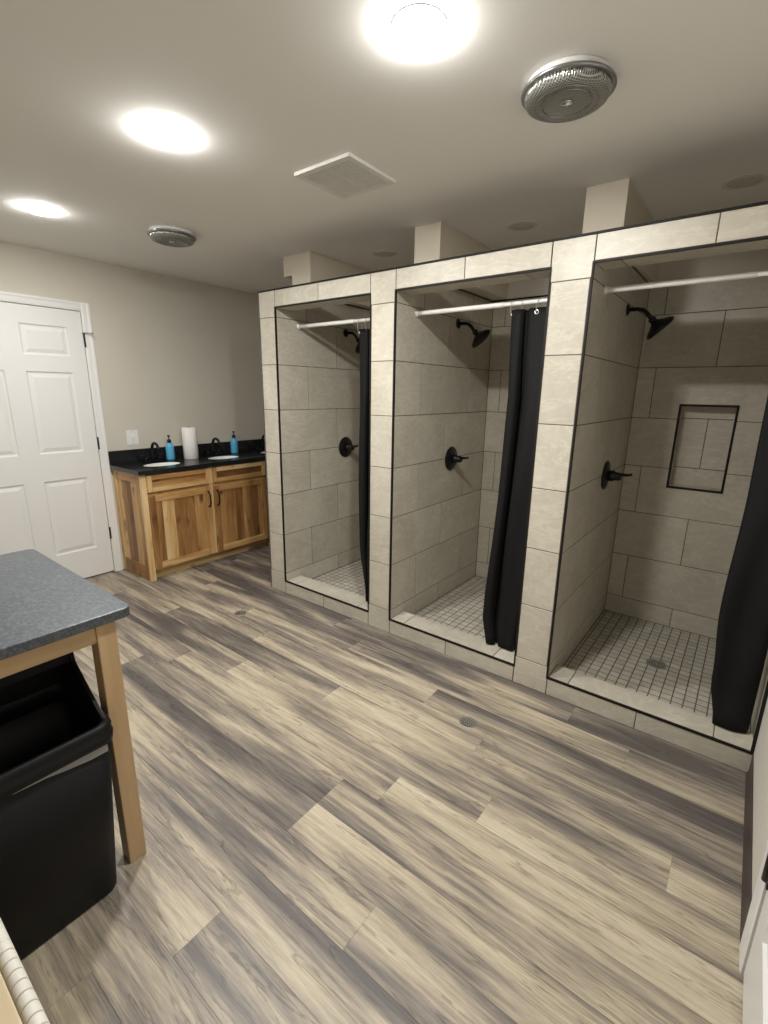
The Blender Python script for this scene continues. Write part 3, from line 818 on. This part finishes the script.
def rod(k, label):
    x0, x1 = OPEN[k]; y, z = 0.205, (1.947, 1.953, 1.970)[k]
    t = thing('curtain_rod', label, 'curtain rod', (x0, y, z), 'white curtain rods')
    xe = x1 - 0.002
    b = B().cyl((x0 + 0.012, y, z), (x1 - 0.30, y, z), 0.0125)
    part('tube', b, M['rod'], t)
    part('inner_tube', B().cyl((x1 - 0.31, y, z), (xe - 0.012, y, z), 0.0105), M['rod'], t)
    for a_, c_ in ((x0 + 0.0004, x0 + 0.016), (xe - 0.0004, xe - 0.016)):
        part('end_cap', B().cyl((a_, y, z), (c_, y, z), 0.019, 0.0145), M['rod'], t)
    return t
rod(0, 'white curtain rod across the far left shower')
rod(1, 'white curtain rod across the middle shower')
rod(2, 'white curtain rod across the near right shower')

def curtain(k, label, key, prof, seed):
    """key: list of (z, x_left, x_right, y_centre, depth); prof: the folded cross-section as (u, w) points, u from left 0 to right 1, w = depth -1..1"""
    x1 = OPEN[k][1]; zr = (1.947, 1.953, 1.970)[k]
    t = thing('shower_curtain', label, 'shower curtain', (key[0][1], key[0][3], key[-1][0]), 'black shower curtains')
    # smooth the folded cross-section (Catmull-Rom)
    P = [prof[0]] + prof + [prof[-1]]; sm = []
    for a_, b_, c_, d_ in zip(P, P[1:], P[2:], P[3:]):
        for i in range(8):
            f = i / 8
            sm.append(tuple(0.5 * (2 * b_[q] + (c_[q] - a_[q]) * f + (2 * a_[q] - 5 * b_[q] + 4 * c_[q] - d_[q]) * f * f + (3 * b_[q] - a_[q] - 3 * c_[q] + d_[q]) * f ** 3) for q in (0, 1)))
    sm.append(prof[-1])
    zs = []
    for (za, *_), (zb, *_) in zip(key, key[1:]):
        n_ = max(2, int(abs(za - zb) / 0.04)); zs += [za + (zb - za) * i / n_ for i in range(n_)]
    zs.append(key[-1][0]); rings = []
    for z in zs:
        for p, q in zip(key, key[1:]):
            if p[0] >= z >= q[0] - 1e-6:
                f = (p[0] - z) / (p[0] - q[0]); f = f * f * (3 - 2 * f) if k != 1 else f
                xl, xr, yc, dp = [p[i] + (q[i] - p[i]) * f for i in (1, 2, 3, 4)]; break
        row = []
        for u, w in sm:
            wob = 0.010 * math.sin(2.3 * z + 4.0 * u + seed) + 0.006 * math.sin(5.1 * z - 7.0 * u + 2 * seed)
            row.append((xl + (xr - xl) * (u + 0.02 * math.sin(3.0 * z + 6 * u)), yc + dp * w + wob * (0.4 + 0.6 * min(1, (key[0][0] - z) / 0.5)), z))
        rings.append(row)
    b = B(); b.loft(rings, False, False, True, closed=False)
    cl = part('cloth', b, M['curtain'], t)
    so = cl.modifiers.new('thickness', 'SOLIDIFY'); so.thickness = 0.0018; so.offset = 0
    for i in GROM:
        i = min(len(sm) - 1, int(i * (len(sm) - 1)))
        p = Vector(rings[0][i]) + Vector((0, 0, -0.022))
        nrm = Vector(rings[0][min(i + 1, len(sm) - 1)]) - Vector(rings[0][max(0, i - 1)])
        ang = math.atan2(nrm.y, nrm.x)
        m = Matrix.Translation(p) @ Matrix.Rotation(ang, 4, 'Z') @ Matrix.Rotation(PI / 2, 4, 'X')
        b = B().lathe([(0.006, -0.004), (0.011, -0.004), (0.0118, 0.0), (0.011, 0.004), (0.006, 0.004), (0.006, -0.004)], m, 20, False, False)
        part('grommet', b, M['nickel'], t, 'bright metal grommet')
        R_ = (zr + 0.0165 - p.z) / 2; cz_ = p.z + R_; pts = []
        for q in range(17):
            a_ = 2 * PI * q / 16; zz = cz_ + R_ * math.cos(a_)
            fr_ = (zr - zz) / (zr - p.z) if zz < zr else 0
            pts.append((p.x, 0.205 + 0.022 * math.sin(a_) + (p.y - 0.205) * max(0, fr_), zz))
        part('ring', B().tube(pts, 0.0014, 8), M['clear'], t, 'thin pale curtain ring')
M['clear'] = plain('pale_ring_plastic', (0.35, 0.35, 0.34), 0.3)
GROM = (0.06, 0.30, 0.62, 0.93)
FOLD = [(0.0, 0.3), (0.0, -0.35), (0.08, -0.75), (0.20, -0.70), (0.27, 0.1), (0.22, 0.85), (0.33, 1.0), (0.40, 0.4), (0.40, -0.45), (0.50, -0.85), (0.62, -0.95), (0.76, -0.90), (0.92, -0.98), (0.98, -0.2), (0.86, 0.85), (0.95, 0.9), (1.0, 0.4)]
FLAT = [(0.0, 0.5), (0.0, -0.2), (0.08, -0.62), (0.30, -0.80), (0.55, -0.86), (0.78, -0.95), (0.93, -0.75), (0.97, 0.1), (0.80, 0.75), (0.55, 0.95), (0.70, 0.45), (0.88, 0.95), (1.0, 0.6)]
curtain(0, 'black shower curtain bunched at the right of the far left shower',
        [(1.895, 0.738, 0.965, 0.200, 0.014), (1.3, 0.752, 0.968, 0.20, 0.030), (0.5, 0.775, 0.968, 0.17, 0.030), (0.106, 0.868, 0.955, 0.125, 0.016)], FOLD, 3)
curtain(1, 'black shower curtain bunched at the right of the middle shower',
        [(1.922, 1.752, 1.975, 0.205, 0.024), (1.5, 1.772, 1.975, 0.20, 0.036), (0.95, 1.757, 1.975, 0.185, 0.042), (0.40, 1.737, 1.97, 0.165, 0.040), (0.25, 1.742, 1.96, 0.15, 0.034), (0.106, 1.785, 1.945, 0.125, 0.018)], FOLD, 11)
curtain(2, 'black shower curtain bunched beside the right wall in the near right shower',
        [(1.93, 2.835, 2.99, 0.205, 0.024), (1.5, 2.842, 3.002, 0.20, 0.030), (1.15, 2.842, 3.005, 0.195, 0.032), (0.62, 2.824, 3.008, 0.18, 0.034), (0.30, 2.845, 3.010, 0.155, 0.028), (0.106, 2.880, 3.008, 0.118, 0.020)], FLAT, 23)

def shower_drain(x, y, label):
    t = thing('shower_drain', label, 'drain', (x, y, Z_SF), 'shower floor drains')
    m = Matrix.Translation((x, y, Z_SF))
    part('rim', B().lathe([(0.054, 0.0003), (0.054, 0.003), (0.050, 0.0035), (0.046, 0.0012), (0.010, 0.0012)], m, 36), M['drain'], t)
    b = B()
    for r_, n_ in ((0.012, 6), (0.024, 12), (0.036, 18)):
        for i in range(n_):
            q = 2 * PI * i / n_
            b.cyl((x + r_ * math.cos(q), y + r_ * math.sin(q), Z_SF + 0.0008), (x + r_ * math.cos(q), y + r_ * math.sin(q), Z_SF + 0.0018), 0.0036, seg=8)
    part('holes', b, M['draindark'], t, 'dark holes of the strainer')
    return t
sd = shower_drain(2.595, 0.640, 'round metal drain in the mosaic floor of the near right shower')
dup(sd, (1.580, 0.640, Z_SF), 'round metal drain in the mosaic floor of the middle shower')

def floor_drain(x, y, label):
    t = thing('floor_drain', label, 'drain', (x, y, 0.0), 'round floor drains')
    m = Matrix.Translation((x, y, 0))
    part('rim', B().lathe([(0.042, 0.0002), (0.042, 0.0015), (0.039, 0.0025), (0.035, 0.001), (0.006, 0.001)], m, 36), M['drain'], t)
    b = B()
    for r_, n_ in ((0.010, 6), (0.020, 11), (0.030, 16)):
        for i in range(n_):
            q = 2 * PI * i / n_
            b.cyl((x + r_ * math.cos(q), y + r_ * math.sin(q), 0.0006), (x + r_ * math.cos(q), y + r_ * math.sin(q), 0.0016), 0.003, seg=8)
    part('holes', b, M['draindark'], t, 'dark holes of the strainer')
    return t
fd = floor_drain(1.967, -0.447, 'small round floor drain in the planks in front of the middle shower')
dup(fd, (0.188, -0.432, 0.0), 'small round floor drain in the planks in front of the far left shower')

# ------------------------------------------------------------------ ceiling fixtures
HE1, HE2 = (2.199, -0.543), (-0.161, -0.499)
M['ring'] = plain('grey_metal_ring', (0.30, 0.30, 0.30), 0.35, metal=0.9)
def heater(x, y, label):
    t = thing('ceiling_heater', label, 'ceiling heater', (x, y, H), 'round chrome ceiling heaters')
    m = Matrix.Translation((x, y, H)) @ Matrix.Rotation(PI, 4, 'X')
    part('base_ring', B().lathe([(0.122, 0.0004), (0.125, 0.005), (0.125, 0.022), (0.118, 0.024)], m, 64), M['white'], t, 'white base ring')
    part('trim_ring', B().lathe([(0.116, 0.018), (0.130, 0.019), (0.136, 0.022), (0.137, 0.027), (0.133, 0.031), (0.125, 0.032), (0.118, 0.028)], m, 64), M['ring'], t, 'grey metal ring')
    gl = B().lathe([(0.127, 0.030), (0.125, 0.040), (0.119, 0.050), (0.109, 0.055), (0.092, 0.0565), (0.074, 0.056), (0.072, 0.054), (0.03, 0.0535), (0.004, 0.0535)], m, 64)
    grl = part('grille', gl, M['grille'], t, 'woven metal grille')
    part('boss', B().lathe([(0.019, 0.052), (0.019, 0.057), (0.014, 0.059), (0.003, 0.0595)], m, 32), M['chrome'], grl)
    for r_ in (0.072, 0.092):
        part('bead', B().lathe([(r_ - 0.0012, 0.054), (r_ - 0.0012, 0.058), (r_ + 0.0012, 0.058), (r_ + 0.0012, 0.054)], m, 64, False, False), M['ring'], grl)
    return t
hh = heater(HE1[0], HE1[1], 'large-looking round chrome heater on the ceiling in front of the near right shower')
hh['label'] = 'round chrome ceiling heater nearest the camera, top right of the photo'
dup(hh, (HE2[0], HE2[1], H), 'round chrome ceiling heater farther away, above the way to the vanity')

t = thing('exhaust_vent', 'square white exhaust fan grille flush on the ceiling', 'vent', (1.21, -0.45, H))
x0, x1, y0, y1 = 1.052, 1.372, -0.612, -0.296
b = B()
for q in ((x0, x1, y0, y0 + 0.026), (x0, x1, y1 - 0.026, y1), (x0, x0 + 0.026, y0 + 0.026, y1 - 0.026), (x1 - 0.026, x1, y0 + 0.026, y1 - 0.026)):
    b.box(q[0], q[1], q[2], q[3], H - 0.014, H - 0.0003, 0.003)
part('frame', b, M['offwhite'], t)
part('backing', B().box(x0 + 0.02, x1 - 0.02, y0 + 0.02, y1 - 0.02, H - 0.004, H - 0.001), M['ventgap'], t, 'shaded plate behind the slats')
b = B(); n = 17; sp_ = (y1 - y0 - 0.052) / n
for i in range(n): b.box(x0 + 0.024, x1 - 0.024, y0 + 0.026 + sp_ * (i + 0.10), y0 + 0.026 + sp_ * (i + 0.82), H - 0.011, H - 0.006)
b.box((x0 + x1) / 2 - 0.006, (x0 + x1) / 2 + 0.006, y0 + 0.02, y1 - 0.02, H - 0.0125, H - 0.006)
part('slats', b, M['offwhite'], t)

def can(x, y, label, lit, group):
    t = thing('recessed_light', label, 'ceiling light', (x, y, H), group)
    m = Matrix.Translation((x, y, H)) @ Matrix.Rotation(PI, 4, 'X')
    part('trim_ring', B().lathe([(0.073, 0.0003), (0.073, 0.0012), (0.066, 0.002), (0.064, 0.0015)] if lit else [(0.085, 0.0003), (0.085, 0.002), (0.080, 0.003), (0.066, 0.003), (0.064, 0.0015)], m, 48), M['white'] if lit else M['can'], t)
    part('lens', B().lathe([(0.0645, 0.001), (0.063, 0.010), (0.052, 0.017), (0.03, 0.021), (0.003, 0.022)] if lit else [(0.0645, 0.001), (0.0645, 0.0032), (0.05, 0.0036), (0.003, 0.0036)], m, 24 if lit else 48), M['lens'] if lit else M['canlens'], t)
    return t
LAMPS = [(-0.389, -1.108), (0.907, -1.110), (1.960, -1.0)]
lamp_labels = ['lit recessed ceiling light farthest left, near the white door', 'lit recessed ceiling light left of the square exhaust vent',
               'lit recessed ceiling light at the top edge of the photo, left of the near heater']
bright = M['lens']; M['lens'] = emit('lit_lens_dimmer', (1.0, 0.985, 0.945), LENS * 0.55)
can(*LAMPS[0], lamp_labels[0], True, 'lit recessed lights')
M['lens'] = bright
l0 = can(*LAMPS[1], lamp_labels[1], True, 'lit recessed lights')
dup(l0, (*LAMPS[2], H), lamp_labels[2])
CANS = [(0.625, 0.59), (1.600, 0.588), (2.61, 0.60)]
can_labels = ['unlit round recessed light in the ceiling over the far left shower', 'unlit round recessed light in the ceiling over the middle shower', 'unlit round recessed light in the ceiling over the near right shower']
c0 = can(*CANS[0], can_labels[0], False, 'unlit recessed lights above the showers')
for p, l in zip(CANS[1:], can_labels[1:]): dup(c0, (*p, H), l)

def lamp(p, power, size=0.12):
    L = bpy.data.lights.new('downlight', 'AREA'); L.shape = 'DISK'; L.size = size; L.energy = power; L.color = LCOL
    o = bpy.data.objects.new('downlight_beam', L); C.objects.link(o); o.location = (p[0], p[1], H - 0.024)
    return o
LCOL = (1.0, 0.985, 0.945)
LPOW = (6, 18, 18)
for p, w in zip(LAMPS, LPOW): lamp(p, w)

# ------------------------------------------------------------------ table
TX0, TX1, TY0, TY1, TZ0, TZ1 = 0.615, 1.442, -3.0, -1.660, 0.857, 0.887
t = thing('counter_table', 'tall table with dark speckled stone top and light wood legs', 'table', (1.03, -2.3, 0))
b = B(); r_ = 0.022; ring = []
for (cx_, cy_), a0 in (((TX1 - r_, TY1 - r_), 0), ((TX0 + r_, TY1 - r_), PI / 2), ((TX0 + r_, TY0 + r_), PI), ((TX1 - r_, TY0 + r_), 1.5 * PI)):
    for i in range(7): ring.append((cx_ + r_ * math.cos(a0 + PI / 2 * i / 6), cy_ + r_ * math.sin(a0 + PI / 2 * i / 6)))
def inset_ring(ring, d):
    cx_, cy_ = (TX0 + TX1) / 2, (TY0 + TY1) / 2
    return [(x - math.copysign(d, x - cx_), y - math.copysign(d, y - cy_)) for x, y in ring]
rr = [(0.003, TZ0), (0.0, TZ0 + 0.003), (0.0, TZ1 - 0.003), (0.001, TZ1 - 0.001), (0.003, TZ1)]
b.loft([[(x, y, z) for x, y in inset_ring(ring, d_)] for d_, z in rr], smooth=False)
part('top', b, M['laminate'], t)
LX = [(TX1 - 0.068, TX1 - 0.014), (TX0 + 0.014, TX0 + 0.068)]; LY = [(TY1 - 0.098, TY1 - 0.045), (TY0 + 0.045, TY0 + 0.098)]
for lx in LX:
    for ly in LY: part('leg', B().box(*lx, *ly, 0.0, TZ0 - 0.0003, 0.003), M['birch_v'], t)
for ax in ((LX[0][1] - 0.026, LX[0][1] - 0.006), (LX[1][0] + 0.006, LX[1][0] + 0.026)):
    part('apron', B().box(*ax, LY[1][1], LY[0][0], 0.801, TZ0 - 0.0003, 0.001), M['birch_y'], t)
for ay in ((LY[0][1] - 0.026, LY[0][1] - 0.006), (LY[1][0] + 0.006, LY[1][0] + 0.026)):
    part('apron', B().box(LX[1][1], LX[0][0], *ay, 0.801, TZ0 - 0.0003, 0.001), M['birch_x'], t)

# ------------------------------------------------------------------ waste bin with hooded lid
t = thing('trash_bin', 'black plastic trash bin with open hooded lid, standing under the table edge', 'trash bin', (1.32, -2.0, 0))
def rrect(x0, x1, y0, y1, r, z, n=6):
    out = []
    for cx_, cy_, a0 in ((x1 - r, y1 - r, 0), (x0 + r, y1 - r, PI / 2), (x0 + r, y0 + r, PI), (x1 - r, y0 + r, 1.5 * PI)):
        for i in range(n): out.append((cx_ + r * math.cos(a0 + PI / 2 * i / (n - 1)), cy_ + r * math.sin(a0 + PI / 2 * i / (n - 1)), z))
    return out
BX0, BX1, BY0, BY1 = 1.175, 1.475, -2.20, -1.808
def binring(z, o=0.0, r=0.04):
    f = z / 0.56
    return rrect(BX0 - 0.022 * f + o, BX1 + 0.022 * f - o, BY0 - 0.035 * f + o, BY1 + 0.035 * f - o, r, z)
b = B().loft([binring(0.0005, 0.006), binring(0.006), binring(0.28), binring(0.545), binring(0.545, 0.004), binring(0.28, 0.004), binring(0.012, 0.006)], cap0=True, cap1=True)
part('body', b, M['plastic'], t)
lb = B().loft([binring(0.525, -0.002), binring(0.530, -0.007), binring(0.552, -0.008), binring(0.556, -0.004), binring(0.575, -0.005), binring(0.588, -0.001, 0.045), binring(0.590, 0.010), binring(0.586, 0.014), binring(0.525, 0.016), binring(0.520, 0.006), binring(0.525, -0.002)], cap0=False, cap1=False)
lid = part('lid', lb, M['plastic'], t)
# hood: side cheeks climbing towards the back, and a back panel
hb = B()
xf, xb_, ysd = BX1 + 0.012, BX0 - 0.012, (BY0 - 0.030, BY1 + 0.030)
prof = [(xf - 0.012, 0.586), (xf - 0.10, 0.632), (xf - 0.20, 0.700), (xf - 0.215, 0.785), (xb_ + 0.06, 0.795), (xb_ + 0.012, 0.76), (xb_, 0.586)]
for y0, y1 in ((ysd[0], ysd[0] + 0.010), (ysd[1] - 0.010, ysd[1])): hb.prism(prof, 1, y0, y1, bev=0.003)
hb.box(xb_, xb_ + 0.010, ysd[0] + 0.01, ysd[1] - 0.01, 0.586, 0.770)
hb.prism([(xf - 0.215, 0.775), (xf - 0.215, 0.785), (xb_ + 0.06, 0.795), (xb_ + 0.012, 0.76), (xb_ + 0.012, 0.75), (xb_ + 0.06, 0.785)], 1, ysd[0] + 0.01, ysd[1] - 0.01)
hb.box(xf - 0.219, xf - 0.209, ysd[0] + 0.01, ysd[1] - 0.01, 0.700, 0.781)
part('hood', hb, M['plastic'], lid)
ln = B()
xs_ = lambda z: BX1 + 0.022 * z / 0.56 + 0.0012
pr = [(BY1 + 0.012, 0.526, 0.503), (BY1 - 0.03, 0.526, 0.503), (BY1 - 0.09, 0.526, 0.511), (BY1 - 0.14, 0.526, 0.520), (BY1 - 0.21, 0.526, 0.5245)]
ln.loft([[(xs_(z1_), y, z1_), (xs_(z0_), y, z0_), (xs_(z0_) + 0.002, y, z0_), (xs_(z1_) + 0.002, y, z1_)] for y, z1_, z0_ in pr], smooth=False)
part('liner_edge', ln, M['liner'], t, 'grey edge of the bin bag showing under the rim')

# ------------------------------------------------------------------ low bench at the bottom-left corner
t = thing('bench', 'low light wood bench with a white ribbed edge, in front of the trash bin', 'bench', (1.95, -2.4, 0))
sz = 0.45
part('seat', B().box(1.62, 2.36, -2.62, -2.146, sz - 0.032, sz - 0.002, 0.003), wood_mat('pale_birch', (1.3, 18, 18), [(0.25, (0.47, 0.37, 0.23)), (0.75, (0.62, 0.51, 0.34))], vary=0.1), t)
rings = []
n = 1000
for i in range(n + 1):
    x = 1.64 + 0.70 * i / n
    groove = 0.0
    if x > 1.80: groove = 0.006 * max(0.0, math.cos(2 * PI * (x - 1.80) / 0.026)) ** 30
    r0 = 0.0145 - groove
    ring = []
    for j in range(16):
        a_ = 2 * PI * j / 16
        ring.append((x, -2.130 + r0 * math.cos(a_), sz - 0.018 + (r0 + 0.003) * math.sin(a_)))
    rings.append(ring)
part('ribbed_edge', B().loft(rings), M['rib'], t, 'white ribbed edging roll')
for x in (1.65, 2.29):
    for y in (-2.20, -2.60): part('leg', B().box(x, x + 0.045, y, y + 0.045, 0, sz - 0.032, 0.002), M['birch_v'], t)

# ------------------------------------------------------------------ world, camera, view
w = bpy.data.worlds.new('room_air'); bpy.context.scene.world = w; w.use_nodes = True
w.node_tree.nodes['Background'].inputs[0].default_value = (0.9, 0.95, 1, 1); w.node_tree.nodes['Background'].inputs[1].default_value = 0.05

cam = bpy.data.cameras.new('camera'); co = bpy.data.objects.new('camera', cam); C.objects.link(co)
R = ((0.7920206456267632, 0.6103086477332131, 0.015054946131488608), (-0.16148685869571214, 0.18565829316490545, 0.9692538329290659), (0.5887489204827099, -0.7701002224913008, 0.24560202757569582))
mw = Matrix(R).transposed().to_4x4(); mw.translation = (2.8100529748049223, -2.229487330070874, 1.509972335784427)
co.matrix_world = mw
cam.sensor_fit = 'HORIZONTAL'; cam.sensor_width = 36.0; cam.lens = 472.5268 * 36 / 768; cam.clip_start = 0.02
sc = bpy.context.scene; sc.camera = co
sc.view_settings.view_transform = 'Standard'; sc.view_settings.look = 'None'; sc.view_settings.gamma = 1.0
sc.view_settings.use_curve_mapping = False
sc.view_settings.exposure = 0.2
